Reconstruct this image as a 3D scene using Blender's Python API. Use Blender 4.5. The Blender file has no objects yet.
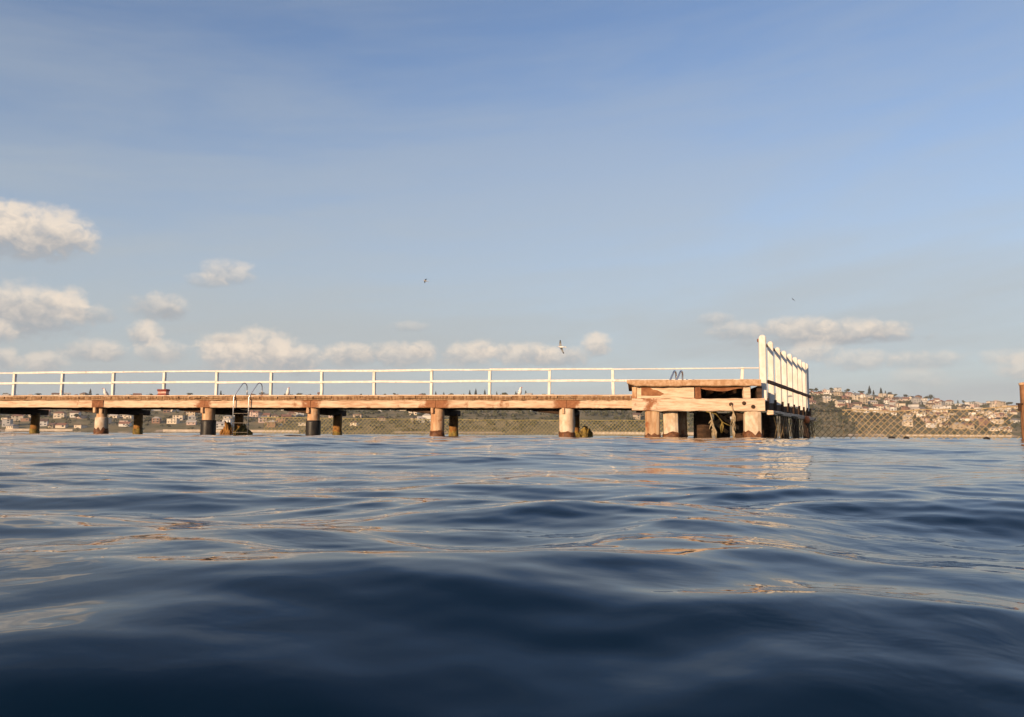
import bpy, math, random
import numpy as np
from mathutils import Vector, Matrix

random.seed(7)
S = bpy.context.scene
COL = S.collection
W_, H_ = 1024, 717
F = 796.0                       # focal length in pixels (28 mm on 36 mm)
PITCH = math.atan(75.0 / F)
ROLL = 0.0062
CAM_H = 0.155

# ------------------------------------------------------------------ camera
cd = bpy.data.cameras.new('camera'); cd.sensor_width = 36.0; cd.lens = F / W_ * 36.0
cd.clip_start = 0.02; cd.clip_end = 20000
cam = bpy.data.objects.new('camera', cd); COL.objects.link(cam)
cam.matrix_world = Matrix.Translation((0, 0, CAM_H)) @ Matrix.Rotation(math.pi/2 + PITCH, 4, 'X') @ Matrix.Rotation(ROLL, 4, 'Z')
S.camera = cam

def xat(px, Y):                 # ground X of a picture column at distance Y
    return (px - 512.0) / F * Y / math.cos(PITCH) * 0.9955
def hz(px, py, Y):              # world height of a picture row at distance Y
    p = py - ROLL * (px - 512.0)
    return CAM_H + Y * math.tan(PITCH + math.atan((358.5 - p) / F))

# ------------------------------------------------------------------ light
SUN_EL = math.radians(13.5)
sd = Vector((-0.60, -0.80, 0)).normalized()
SUN = Vector((sd.x * math.cos(SUN_EL), sd.y * math.cos(SUN_EL), math.sin(SUN_EL)))
sl = bpy.data.lights.new('sun', 'SUN'); sl.energy = 4.9; sl.angle = math.radians(0.6); sl.color = (1.0, 0.69, 0.41)
so = bpy.data.objects.new('sun', sl); COL.objects.link(so)
so.rotation_euler = (-SUN).to_track_quat('-Z', 'Y').to_euler(); so.location = (0, 0, 60)

S.view_settings.view_transform = 'Standard'
S.view_settings.look = 'None'
S.view_settings.exposure = 0.32
S.view_settings.gamma = 1.0
S.view_settings.use_curve_mapping = False
S.cycles.use_denoising = True
S.cycles.max_bounces = 6
S.cycles.caustics_reflective = False
S.cycles.caustics_refractive = False

# ------------------------------------------------------------------ node helpers
class NT:
    def __init__(s, tree): s.t = tree
    def n(s, typ, **kw):
        x = s.t.nodes.new(typ)
        for k, v in kw.items(): setattr(x, k, v)
        return x
    def put(s, sock, v):
        if isinstance(v, bpy.types.NodeSocket): s.t.links.new(v, sock)
        else: sock.default_value = v
    def m(s, op, a, b=0.0, c=0.0, clamp=False):
        x = s.n('ShaderNodeMath', operation=op, use_clamp=clamp)
        s.put(x.inputs[0], a); s.put(x.inputs[1], b); s.put(x.inputs[2], c)
        return x.outputs[0]
    def ss(s, v, a, b, lo=0.0, hi=1.0):
        x = s.n('ShaderNodeMapRange', interpolation_type='SMOOTHSTEP')
        for i, q in enumerate((v, a, b, lo, hi)): s.put(x.inputs[i], q)
        return x.outputs[0]
    def mix(s, f, a, b):
        x = s.n('ShaderNodeMix', data_type='RGBA')
        s.put(x.inputs[0], f); s.put(x.inputs[6], a); s.put(x.inputs[7], b)
        return x.outputs[2]
    def noise(s, vec, scale, detail=4.0, rough=0.55, dist=0.0):
        x = s.n('ShaderNodeTexNoise')
        s.put(x.inputs['Vector'], vec); x.inputs['Scale'].default_value = scale
        x.inputs['Detail'].default_value = detail; x.inputs['Roughness'].default_value = rough
        x.inputs['Distortion'].default_value = dist
        return x.outputs[0]
    def xyz(s, x, y, z=0.0):
        c = s.n('ShaderNodeCombineXYZ')
        s.put(c.inputs[0], x); s.put(c.inputs[1], y); s.put(c.inputs[2], z)
        return c.outputs[0]

def dummy(): pass
def c4(c): return (c[0], c[1], c[2], 1.0)

# ------------------------------------------------------------------ world: sky with clouds by direction
w = bpy.data.worlds.new('World'); S.world = w; w.use_nodes = True
t = NT(w.node_tree); w.node_tree.nodes.clear()
sky = t.n('ShaderNodeTexSky', sky_type='NISHITA')
sky.sun_disc = False; sky.sun_elevation = SUN_EL; sky.sun_rotation = math.atan2(SUN.x, SUN.y)
sky.air_density = 1.0; sky.dust_density = 0.6; sky.ozone_density = 2.5; sky.altitude = 0
STR = 0.15
gen = t.n('ShaderNodeTexCoord').outputs['Generated']
sep = t.n('ShaderNodeSeparateXYZ'); t.put(sep.inputs[0], gen)
az = t.m('ARCTAN2', sep.outputs[0], sep.outputs[1])
el = t.m('ARCSINE', sep.outputs[2])
pv = t.xyz(az, t.m('MULTIPLY', el, 1.25), 0.0)
n1 = t.noise(pv, 62, 6, 0.58, 0.35)
n2 = t.noise(t.xyz(az, t.m('MULTIPLY', el, 1.25), 3.7), 30, 5, 0.55, 0.3)
n1c = t.m('SUBTRACT', n1, 0.5); n2c = t.m('SUBTRACT', n2, 0.5)
# thin high cloud: slanting streaks, thicker low down
ca, sa = math.cos(-0.10), math.sin(-0.10)
ra = t.m('ADD', t.m('MULTIPLY', az, ca), t.m('MULTIPLY', el, -sa))
re = t.m('ADD', t.m('MULTIPLY', az, sa), t.m('MULTIPLY', el, ca))
st = t.noise(t.xyz(t.m('MULTIPLY', ra, 1.6), t.m('MULTIPLY', re, 11.0), 1.3), 1.0, 5, 0.55, 0.4)
st2 = t.noise(t.xyz(t.m('MULTIPLY', ra, 5.0), t.m('MULTIPLY', re, 30.0), 5.3), 1.0, 4, 0.55, 0.4)
st = t.m('ADD', t.m('MULTIPLY', st, 0.78), t.m('MULTIPLY', st2, 0.22))
VE = 0.94 / STR
def K(c): return (c[0]*VE, c[1]*VE, c[2]*VE, 1.0)
low = t.ss(el, -0.02, 0.50, 1.0, 0.0)
veil = t.m('ADD', t.m('MULTIPLY', t.ss(st, 0.34, 0.66, 0.05, 0.30), t.ss(el, .42, .75, 1.0, .1)), t.m('MULTIPLY', low, 0.78), clamp=True)
base = t.n('ShaderNodeMix', data_type='RGBA', blend_type='MULTIPLY'); base.inputs[0].default_value = 1.0
t.put(base.inputs[6], sky.outputs[0]); base.inputs[7].default_value = (0.90, 0.86, 0.92, 1)
skytint = base.inputs[7]
cur = t.mix(veil, base.outputs[2], K((0.41, 0.44, 0.45)))
LIGHT = (0.76, 0.655, 0.545); DARK = (0.325, 0.335, 0.355)
# px, py, half width, height up, height down, opacity, lightness offset
CL = [
 (95,352,34,13,10,.55,-.05),
 (18,238,60,18,22,.75,-.2),(4,216,26,15,26,.9,.35),(40,230,48,25,24,.95,.25),(70,238,26,14,14,.6,0),
 (25,315,62,24,22,.75,-.15),(20,306,44,24,14,.5,-.1),(72,305,15,17,16,.9,.45),(52,300,12,9,9,.5,.2),(95,315,20,9,9,.45,-.2),(0,331,14,12,12,.75,.2),
 (228,274,30,16,12,.6,.05),(205,281,22,9,8,.4,-.1),(157,307,27,15,14,.6,-.05),(172,313,16,8,8,.45,-.6),
 (144,334,17,14,14,.85,.2),(162,352,28,13,11,.7,.1),(44,361,20,10,12,.65,.2),(4,358,14,10,12,.65,.2),(108,353,22,10,9,.4,.15),
 (225,350,30,20,24,.95,.3),(262,350,36,23,26,.95,.3),(295,356,30,14,20,.8,.1),(226,340,16,5,4,.35,-.7),
 (350,354,34,12,14,.85,.2),(398,354,42,14,14,.75,.1),(422,350,16,11,10,.6,.15),(410,327,24,7,6,.3,0),
 (470,356,36,16,14,.75,.15),(483,350,18,13,10,.6,.3),(520,353,40,13,14,.8,.2),(560,356,38,12,14,.7,.05),(597,345,17,14,14,.85,.25),
 (715,320,20,9,8,.4,.0),(740,332,38,12,10,.55,-.05),(798,329,42,14,13,.75,.12),(850,332,44,14,12,.7,.08),(885,331,26,11,11,.6,.05),(825,341,90,6,6,.5,-.6),
 (815,353,26,14,12,.65,.25),(858,360,32,12,12,.5,.15),(925,360,44,10,10,.45,.0),(920,378,30,12,12,.3,.1),(1008,356,26,9,9,.4,.1),(1022,366,22,13,13,.6,.25),
]
for (px, py, hw, up, dn, op, lt) in CL:
    p = py - ROLL * (px - 512)
    # direction of the pixel
    d = Vector((px - 512, F, 358.5 - p)); d = Matrix.Rotation(PITCH, 3, 'X') @ d; d.normalize()
    a0 = math.atan2(d.x, d.y); e0 = math.asin(d.z)
    da = t.m('MULTIPLY_ADD', az, F / hw, -a0 * F / hw)
    de = t.m('SUBTRACT', el, e0)
    dy = t.m('MAXIMUM', t.m('MULTIPLY', de, F / up), t.m('MULTIPLY', de, -F / dn))
    r2 = t.m('ADD', t.m('MULTIPLY', da, da), t.m('MULTIPLY', dy, dy))
    v = t.m('SUBTRACT', 1.0, r2)
    v = t.m('MULTIPLY_ADD', n1c, 1.6, v)
    v = t.m('MULTIPLY_ADD', n2c, 0.9, v)
    msk = t.ss(v, -0.14, 1.0, 0.0, op * .93)
    sh = t.m('MULTIPLY_ADD', de, 0.75 * F / (0.5 * (up + dn)), 0.46 + lt)
    sh = t.m('MULTIPLY_ADD', n1c, 1.7, sh)
    sh = t.m('MULTIPLY_ADD', n2c, 0.8, sh, clamp=True)
    cur = t.mix(msk, cur, t.mix(sh, K(DARK), K(LIGHT)))
bg = t.n('ShaderNodeBackground'); t.put(bg.inputs[0], cur); bg.inputs[1].default_value = STR
wo = t.n('ShaderNodeOutputWorld'); t.put(wo.inputs[0], bg.outputs[0])

# ------------------------------------------------------------------ materials
def mat(name, c1, c2=None, scale=3.0, stretch=(1, 1, 1), rough=0.8, c3=None, patch=0.0, pscale=1.2, metal=0.0, bump=0.0, spec=0.3, per_object=0.0, thresh=(0.35, 0.7)):
    m = bpy.data.materials.new(name); m.use_nodes = True
    t = NT(m.node_tree); bs = m.node_tree.nodes['Principled BSDF']
    bs.inputs['Roughness'].default_value = rough; bs.inputs['Metallic'].default_value = metal
    bs.inputs['Specular IOR Level'].default_value = spec
    if c2 is None: bs.inputs['Base Color'].default_value = c4(c1); return m
    geo = t.n('ShaderNodeNewGeometry')
    mp = t.n('ShaderNodeMapping'); t.put(mp.inputs[0], geo.outputs['Position']); mp.inputs['Scale'].default_value = stretch
    nz = t.noise(mp.outputs[0], scale, 6, 0.65, 0.2)
    col = t.mix(t.ss(nz, thresh[0], thresh[1]), c4(c1), c4(c2))
    if c3 is not None:
        n3 = t.noise(geo.outputs['Position'], pscale, 5, 0.6, 0.3)
        col = t.mix(t.ss(n3, 0.62 - patch, 0.74 - patch), col, c4(c3))
    if per_object:
        oi = t.n('ShaderNodeObjectInfo')
        hsv = t.n('ShaderNodeHueSaturation')
        t.put(hsv.inputs['Value'], t.m('MULTIPLY_ADD', oi.outputs['Random'], per_object, 1 - per_object / 2))
        t.put(hsv.inputs['Color'], col); col = hsv.outputs[0]
    t.put(bs.inputs['Base Color'], col)
    if bump:
        b = t.n('ShaderNodeBump'); b.inputs['Strength'].default_value = bump; b.inputs['Distance'].default_value = 0.02
        t.put(b.inputs['Height'], nz); t.put(bs.inputs['Normal'], b.outputs[0])
    return m

ANG = math.atan2(-3.5, 22.8)     # heading of the jetty
M = {}
M['beam']  = mat('weathered_timber', (0.45, 0.27, 0.16), (0.70, 0.53, 0.37), 2.6, (0.6, 0.6, 5), 0.8, (0.27, 0.11, 0.045), 0.02, 1.7, bump=0.6, thresh=(0.3, 0.6))
M['beam2'] = mat('pale_timber', (0.50, 0.31, 0.19), (0.74, 0.57, 0.41), 3.0, (0.6, 0.6, 6), 0.8, (0.32, 0.13, 0.055), 0.01, 1.9, bump=0.6, thresh=(0.3, 0.6))
M['deck']  = mat('deck_boards', (0.20, 0.105, 0.05), (0.42, 0.27, 0.15), 3.0, (5, 1, 1), 0.85, (0.52, 0.40, 0.27), -0.04, 0.9, bump=0.4)
M['pdeck'] = mat('platform_boards', (0.40, 0.23, 0.12), (0.62, 0.43, 0.27), 2.4, (3, 1, 3), 0.85, (0.24, 0.12, 0.06), -0.06, 1.6, bump=0.4)
M['dark']  = mat('dark_shaded_timber', (0.035, 0.020, 0.012), (0.09, 0.05, 0.03), 4, (1, 1, 3), 0.85, bump=0.3)  # under-deck shade put into the timber colour; dark bolts and brackets share it
M['rust']  = mat('rust_stained_timber', (0.15, 0.055, 0.024), (0.30, 0.13, 0.06), 6, (1, 1, 1), 0.85, bump=0.4)
M['scar']  = mat('rusty_scar', (0.22, 0.085, 0.035), (0.36, 0.17, 0.08), 5, (1, 1, 1), 0.85)
M['oldpile'] = mat('old_brown_timber', (0.10, 0.05, 0.025), (0.34, 0.17, 0.08), 4, (1, 1, .3), .85, (0.03, 0.018, 0.012), 0.0, 2.0, bump=.5)
M['pile']  = mat('pile_timber', (0.42, 0.22, 0.11), (0.70, 0.49, 0.30), 5, (1, 1, 0.25), 0.85, (0.30, 0.105, 0.035), 0.05, 2.4, bump=0.6)
M['ring']  = mat('wet_rust_growth', (0.07, 0.028, 0.012), (0.22, 0.09, 0.035), 9, (1, 1, 1), 0.6, bump=0.6)
M['pilew'] = mat('pale_split_timber', (0.36, 0.20, 0.10), (0.66, 0.47, 0.29), 7, (1.4, 1.4, 0.15), 0.85, (0.28, 0.10, 0.04), 0.02, 2.2, bump=0.6)
M['conc']  = mat('pale_concrete', (0.52, 0.38, 0.25), (0.74, 0.62, 0.48), 5, (1, 1, 0.6), 0.85, (0.42, 0.19, 0.08), 0.0, 2.6, bump=0.4)
M['black'] = mat('black_sleeve', (0.012, 0.011, 0.010), (0.04, 0.032, 0.024), 8, (1, 1, 0.4), 0.45, bump=0.3)
M['weedy'] = mat('weed_covered_timber', (0.22, 0.10, 0.03), (0.42, 0.22, 0.06), 7, (1, 1, 1), 0.8, (0.10, 0.05, 0.02), 0.06, 4, bump=0.7)
M['white'] = mat('white_paint', (0.70, 0.65, 0.56), (0.83, 0.80, 0.74), 6, (1, 1, .5), 0.6, (0.50, 0.32, 0.18), -0.02, 3.5)
M['steel'] = mat('brushed_steel', (0.62, 0.60, 0.58), (0.80, 0.78, 0.75), 20, (1, 1, 1), 0.36, metal=1.0)
M['tread'] = mat('stained_steel', (0.10, 0.08, 0.06), (0.30, 0.25, 0.19), 9, (1, 1, 1), 0.6)
M['red']   = mat('red_paint', (0.17, 0.025, 0.018), (0.27, 0.045, 0.03), 6, (1, 1, 1), 0.5)
M['pale']  = mat('pale_plastic', (0.55, 0.30, 0.24), (0.66, 0.42, 0.34), 8, (1, 1, 1), 0.5)
M['net']   = mat('net_cord', (0.36, 0.26, 0.14), (0.55, 0.43, 0.26), 5, (1, 1, 1), 0.85)
M['dnet']  = mat('dark_weedy_cord', (0.06, 0.045, 0.022), (0.26, 0.18, 0.09), 3, (1, 1, 1), 0.85)
M['gnet']  = mat('weedy_net_cord', (0.30, 0.25, 0.10), (0.45, 0.38, 0.18), 3, (1, 1, 1), 0.85)
M['rope']  = mat('frayed_rope', (0.34, 0.25, 0.14), (0.52, 0.42, 0.27), 9, (1, 1, 1), 0.9)
M['weed']  = mat('sea_weed', (0.10, 0.07, 0.02), (0.34, 0.24, 0.06), 5, (1, 1, 1), 0.7)
M['orange']= mat('orange_plastic', (0.62, 0.16, 0.05), (0.70, 0.22, 0.08), 6, (1, 1, 1), 0.5)
M['gullw'] = mat('white_plumage', (0.74, 0.73, 0.70), (0.80, 0.79, 0.77), 20, (1, 1, 1), 0.9)
M['gullg'] = mat('grey_wing_feathers', (0.22, 0.23, 0.25), (0.30, 0.31, 0.33), 20, (1, 1, 1), 0.9)
M['gullk'] = mat('black_feathers', (0.02, 0.02, 0.02), (0.05, 0.05, 0.05), 20, (1, 1, 1), 0.9)
M['beak']  = mat('red_beak', (0.45, 0.10, 0.04), (0.5, 0.14, 0.06), 20, (1, 1, 1), 0.6)
M['glass'] = mat('dark_window_glass', (0.02, 0.025, 0.03), (0.05, 0.055, 0.06), 3, (1, 1, 1), 0.15, spec=0.5)
M['bark']  = mat('bark', (0.07, 0.045, 0.03), (0.13, 0.09, 0.06), 2, (1, 1, .3), 0.9)
M['leaf']  = mat('dark_foliage', (0.030, 0.038, 0.014), (0.10, 0.095, 0.034), 0.22, (1, 1, 1), 0.9, (0.12, 0.085, 0.035), -0.02, 0.05)
M['pine']  = mat('pine_foliage', (0.018, 0.028, 0.016), (0.045, 0.055, 0.028), 0.5, (1, 1, 1), 0.9)
M['hill']  = mat('hill_ground', (0.13, 0.115, 0.045), (0.27, 0.205, 0.10), 0.03, (1, 1, 1), 0.95, (0.34, 0.25, 0.14), -0.02, 0.03)
M['sand']  = mat('sand', (0.34, 0.25, 0.15), (0.58, 0.46, 0.32), 0.09, (1, 1, 1), 0.95, (0.10, 0.08, 0.05), 0.06, 0.05)
M['seawall'] = mat('pale_masonry', (0.46, 0.38, 0.29), (0.62, 0.54, 0.43), 0.2, (1, 1, 1), 0.9)

# rust bleeding into the timber where the beams meet
def stained(name, src):
    m = M[src].copy(); m.name = name; t = NT(m.node_tree); bs = m.node_tree.nodes['Principled BSDF']
    col = bs.inputs['Base Color'].links[0].from_socket
    at = t.n('ShaderNodeAttribute', attribute_name='stain'); geo = t.n('ShaderNodeNewGeometry')
    nz = t.noise(geo.outputs['Position'], 3.2, 6, .65, .4); n2 = t.noise(geo.outputs['Position'], 14, 4, .6)
    k = t.ss(t.m('ADD', at.outputs['Fac'], t.m('MULTIPLY_ADD', nz, 1.9, -.95)), .30, .72)
    t.put(bs.inputs['Base Color'], t.mix(k, col, t.mix(n2, (.16, .055, .024, 1), (.42, .19, .085, 1))))
    M[name] = m
stained('beam_stained', 'beam'); stained('beam2_stained', 'beam2')
def set_stain(o, fn):
    a = o.data.attributes.new('stain', 'FLOAT', 'POINT'); off = parent_world(o.parent) if o.parent else Vector((0, 0, 0))
    for i, v in enumerate(o.data.vertices): a.data[i].value = fn(v.co + off)
# ------------------------------------------------------------------ mesh builder
class MB:
    def __init__(s): s.v = []; s.f = []
    def add(s, vs, fs):
        o = len(s.v); s.v += [tuple(p) for p in vs]; s.f += [tuple(i + o for i in q) for q in fs]
    def loft(s, rings, cap=True):
        n = len(rings[0]); vs = [p for r in rings for p in r]; fs = []
        for i in range(len(rings) - 1):
            for k in range(n):
                a = i * n + k; b = i * n + (k + 1) % n
                fs.append((a, b, b + n, a + n))
        if cap:
            fs.append(tuple(reversed(range(n)))); fs.append(tuple(range((len(rings) - 1) * n, len(rings) * n)))
        s.add(vs, fs)
    def timber(s, p0, p1, wd, ht, ch=0.02, jit=0.0, seg=None, side=None, notch=0.0):
        """a squared timber from p0 to p1 with chamfered, slightly uneven edges"""
        p0 = Vector(p0); p1 = Vector(p1); ax = (p1 - p0); L = ax.length; ax.normalize()
        up = Vector((0, 0, 1)) if abs(ax.z) < 0.9 else (side or Vector((math.cos(ANG), math.sin(ANG), 0)))
        sx = ax.cross(up).normalized(); sz = sx.cross(ax).normalized()
        if seg is None: seg = max(1, int(L / 0.5)) if jit else 1
        a, b = wd / 2, ht / 2
        prof = [(-a, -b + ch), (-a + ch, -b), (a - ch, -b), (a, -b + ch), (a, b - ch), (a - ch, b), (-a + ch, b), (-a, b - ch)]
        rings = []
        for i in range(seg + 1):
            c = p0.lerp(p1, i / seg); r = []
            for (x, z) in prof:
                jx = random.uniform(-jit, jit); jz = random.uniform(-jit, jit)
                if z > 0 and notch and random.random() < 0.3: jz -= random.uniform(0, notch)
                r.append(c + sx * (x + jx) + sz * (z + jz))
            rings.append(r)
        s.loft(rings)
    def tube(s, pts, rads, n=8, cap=True, jit=0.0):
        pts = [Vector(p) for p in pts]
        if not hasattr(rads, '__len__'): rads = [rads] * len(pts)
        rings = []; ref = None
        for i, p in enumerate(pts):
            ax = (pts[min(i + 1, len(pts) - 1)] - pts[max(i - 1, 0)]).normalized()
            if ref is None:
                ref = ax.orthogonal().normalized()
            e1 = (ref - ax * ref.dot(ax)).normalized(); ref = e1; e2 = ax.cross(e1)
            rings.append([p + (e1 * math.cos(2 * math.pi * k / n) + e2 * math.sin(2 * math.pi * k / n)) * rads[i] * (1 + random.uniform(-jit, jit)) for k in range(n)])
        s.loft(rings, cap)
    def box(s, c, sx, sy, sz, rz=0.0):
        ca, sa = math.cos(rz), math.sin(rz); vs = []
        for z in (-.5, .5):
            for x, y in ((-.5, -.5), (.5, -.5), (.5, .5), (-.5, .5)):
                X, Y = x * sx, y * sy
                vs.append((c[0] + X * ca - Y * sa, c[1] + X * sa + Y * ca, c[2] + z * sz))
        s.add(vs, [(3, 2, 1, 0), (4, 5, 6, 7), (0, 1, 5, 4), (1, 2, 6, 5), (2, 3, 7, 6), (3, 0, 4, 7)])
    def build(s, name, m, parent=None, smooth=False):
        me = bpy.data.meshes.new(name)
        off = parent_world(parent) if parent is not None else Vector((0, 0, 0))
        me.from_pydata([(x - off.x, y - off.y, z - off.z) for x, y, z in s.v], [], s.f)
        me.materials.append(m)
        if smooth: me.polygons.foreach_set('use_smooth', [True] * len(me.polygons))
        me.update()
        o = bpy.data.objects.new(name, me); COL.objects.link(o)
        if parent is not None: o.parent = parent
        return o
def parent_world(p):
    v = Vector((0, 0, 0))
    while p is not None: v += p.location; p = p.parent
    return v
def thing(name, label, cat, loc, group=None):
    o = bpy.data.objects.new(name, None); o.empty_display_size = 0.2; COL.objects.link(o)
    o.location = loc; o['label'] = label; o['category'] = cat
    if group: o['group'] = group
    return o
def tag(o, label, cat, group=None):
    o['label'] = label; o['category'] = cat
    if group: o['group'] = group
def struct(o): o['kind'] = 'structure'
def plabel(o, s): o['label'] = s; return o

# ------------------------------------------------------------------ the jetty frame
U = Vector((math.cos(ANG), math.sin(ANG), 0)); V = Vector((-U.y, U.x, 0))
Y0 = 28.6
O = Vector((xat(582, Y0), Y0, 0))
def J(s, b, z=0.0): return O + U * s + V * b + Vector((0, 0, z))
def s_at(px, b):                # place along the jetty seen in a picture column
    k = (px - 512.0) / F / math.cos(PITCH) * 0.9955
    P = O + V * b
    return (k * P.y - P.x) / (U.x - k * U.y)
WID = 2.7
DECK = hz(582, 396.0, Y0)        # top of the walkway
S0 = s_at(-90, 0); S1 = s_at(634, 0)

# --- walkway jetty
jet = thing('jetty', 'long weathered timber jetty walkway on piles crossing the left and middle of the water', 'jetty', J(0, 0, 0))
mb = MB(); s = S0
while s < S1:                                    # cross boards with little gaps
    wd = random.uniform(0.20, 0.25)
    e = random.uniform(-0.03, 0.03); dz = random.uniform(-0.012, 0.012)
    mb.timber(J(s + wd/2, -0.10 + e, DECK - 0.04 + dz), J(s + wd/2, WID + 0.10 + e, DECK - 0.04 + dz), wd, 0.08, 0.008)
    s += wd + 0.012
mb.build('deck', M['deck'], jet)
mb = MB()
s = S0
while s < S1:
    L = random.uniform(3.4, 5.0)
    mb.timber(J(s, -0.02, DECK - 0.115), J(min(s + L, S1) - 0.01, -0.02, DECK - 0.115), 0.12, 0.066, 0.012, 0.008, notch=0.02)
    s += L
plabel(mb.build('edge_plank', M['deck'], jet), 'brown edge plank under the deck boards')
s = S0
while s < S1:
    L = random.uniform(4.0, 6.0)
    mb = MB(); mb.timber(J(s, -0.085, DECK + 0.022), J(min(s + L, S1) - 0.02, -0.085, DECK + 0.022), 0.07, 0.044, 0.01, 0.006)
    plabel(mb.build('edge_strip', M['beam2'], jet), 'pale strip along the deck front edge'); s += L
FP = [-8, 101, 208, 313, 437, 567]
sp = [s_at(p, 0.12) for p in FP]
BT = DECK - 0.152; BH = 0.285
edges = [S0] + sp[1:] + [S1]
for i in range(len(edges) - 1):
    mb = MB(); mb.timber(J(edges[i] + 0.006, 0.02, BT - BH/2), J(edges[i+1] - 0.006, 0.02, BT - BH/2), 0.16, BH, 0.02, 0.007, seg=28, notch=0.05 if i == 0 else 0.02)
    eb = mb.build('edge_beam', M['beam_stained'], jet)
    set_stain(eb, lambda c: max(math.exp(-(abs((c - O).dot(U) - q) / w_) ** 2) for q, w_ in zip(sp, (.3, .30, .42, .42, .62, .52))))
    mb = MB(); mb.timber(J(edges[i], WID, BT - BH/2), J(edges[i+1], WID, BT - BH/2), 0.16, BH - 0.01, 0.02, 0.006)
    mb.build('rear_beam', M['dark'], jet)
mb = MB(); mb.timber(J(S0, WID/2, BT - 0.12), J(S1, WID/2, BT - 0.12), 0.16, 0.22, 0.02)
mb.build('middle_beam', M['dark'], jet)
KIND = ['timber', 'conc', 'black', 'black', 'timber2', 'conc2']
WOFF = [0, 0, 0, 0, 0, 0]
def pile(parent, s, b, r, ztop, kind, lean=0.0, name='pile'):
    P = lambda z, q=0: J(s + lean * z, b, z)
    mb = MB(); zs = [-1.2, -0.3, 0.0, 0.3, 0.6, 0.9, ztop]
    rr = [r * random.uniform(.97, 1.03) for _ in zs]
    sq = kind in ('wood', 'conc3')
    def prof(f): 
        return [r * f * (min(1 / max(abs(math.cos(6.283 * q / 18 + .3)), 1e-3), 1 / max(abs(math.sin(6.283 * q / 18 + .3)), 1e-3), 1.22) if sq else 1) for q in range(18)]
    if sq:
        zs = [-1.2, -.3, 0, .2, .4, .6, .8, 1.0, ztop]; zs = [z for z in zs if z < ztop - .02] + [ztop]; wob = [random.uniform(.98, 1.02) for _ in range(18)]
        mb.loft([[P(z) + (U * math.cos(6.283 * q / 18 + .3) + V * math.sin(6.283 * q / 18 + .3)) * prof(1)[q] * .92 * wob[q] * random.uniform(.98, 1.02) for q in range(18)] for z in zs])
    else: mb.tube([P(z) for z in zs], rr, 14, jit=0.045)
    m = {'timber': 'pile', 'timber2': 'pile', 'conc': 'pile', 'conc2': 'conc', 'black': 'pile', 'weedy': 'weedy', 'dark': 'dark', 'wood': 'pilew', 'conc3': 'conc'}[kind]
    pl = mb.build(name, M[m], parent, not sq)
    if kind == 'conc':
        mb = MB(); mb.tube([P(-1), P(0.1), P(0.62), P(0.70), P(0.705)], [r * 1.24, r * 1.25, r * 1.22, r * 1.16, r * .9], 16, jit=0.015)
        plabel(mb.build('concrete_collar', M['conc'], pl, True), 'pale concrete collar')
    if kind == 'black':
        mb = MB(); mb.tube([P(-1), P(0.1), P(0.52), P(0.60), P(0.605)], [r * 1.2, r * 1.2, r * 1.2, r * 1.16, r * .9], 16, jit=0.012)
        plabel(mb.build('black_sleeve', M['black'], pl, True), 'glossy black sleeve at the waterline')
    k = 1.27 if kind in ('conc', 'black') else 1.04
    if kind not in ('black', 'dark'):
        mb = MB(); hts = 0.17 + 0.10 * random.random()
        rings = []
        n_ = 18; top = [hts * random.uniform(.55, 1.35) for _ in range(n_)]
        for kk_, f_ in ((-.8, 1.04), (.05, 1.06), (.6, 1.05), (1.0, 1.0)):
            rings.append([P(kk_ if kk_ < 0.06 else top[q] * kk_) + (U * math.cos(6.283 * q / n_) + V * math.sin(6.283 * q / n_)) * r * k * f_ * (min(1 / max(abs(math.cos(6.283 * q / n_)), 1e-3), 1 / max(abs(math.sin(6.283 * q / n_)), 1e-3), 1.22) * .93 if sq else 1) * random.uniform(.98, 1.04) for q in range(n_)])
        mb.loft(rings)
        mb.build('growth_ring', M['ring'] if kind != 'weedy' else M['weed'], pl, True)
    return pl
BP = [32, 134, 239, 340, 456, 583]
for i, p in enumerate(FP):
    r = [0.24, 0.20, 0.24, 0.235, 0.255, 0.28][i]
    pile(jet, sp[i], 0.26, r, BT - 0.02 if i not in (4,) else BT - BH + 0.02, KIND[i], lean=[0, 0, 0.0, 0, .01, .0][i])
    bs = sp[i] + 0.12
    pile(jet, bs, WID - 0.25, 0.18, BT - BH - 0.25, 'weedy')
    # headstock across the pair, under-deck shade put into its dark colour
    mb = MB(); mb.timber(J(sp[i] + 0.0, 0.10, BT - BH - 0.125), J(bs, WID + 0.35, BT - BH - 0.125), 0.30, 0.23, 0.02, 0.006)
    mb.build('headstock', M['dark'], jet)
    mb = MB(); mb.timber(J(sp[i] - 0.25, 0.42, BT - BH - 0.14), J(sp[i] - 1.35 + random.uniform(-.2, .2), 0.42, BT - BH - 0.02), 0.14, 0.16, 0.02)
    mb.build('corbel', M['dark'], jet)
    if i == 1:
        mb = MB(); mb.timber(J(sp[i] - .20, -0.075, BT - BH/2), J(sp[i] + .27, -0.075, BT - BH/2), 0.035, BH - 0.02, 0.012, 0.012, seg=5)
        plabel(mb.build('joint_plate', M['rust'], jet), 'dark rusty plate over the beam joint')
    if i:
        mb = MB(); c = J(sp[i] - .04, 0.0, BT - BH - 0.10)
        mb.timber(J(sp[i] - .12, 0.03, BT - BH + .01), J(sp[i] - .12, 0.03, BT - BH - 0.20), 0.20, 0.10, 0.015, 0.01, seg=2)
        mb.build('cleat', M['pile'], jet)

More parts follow.
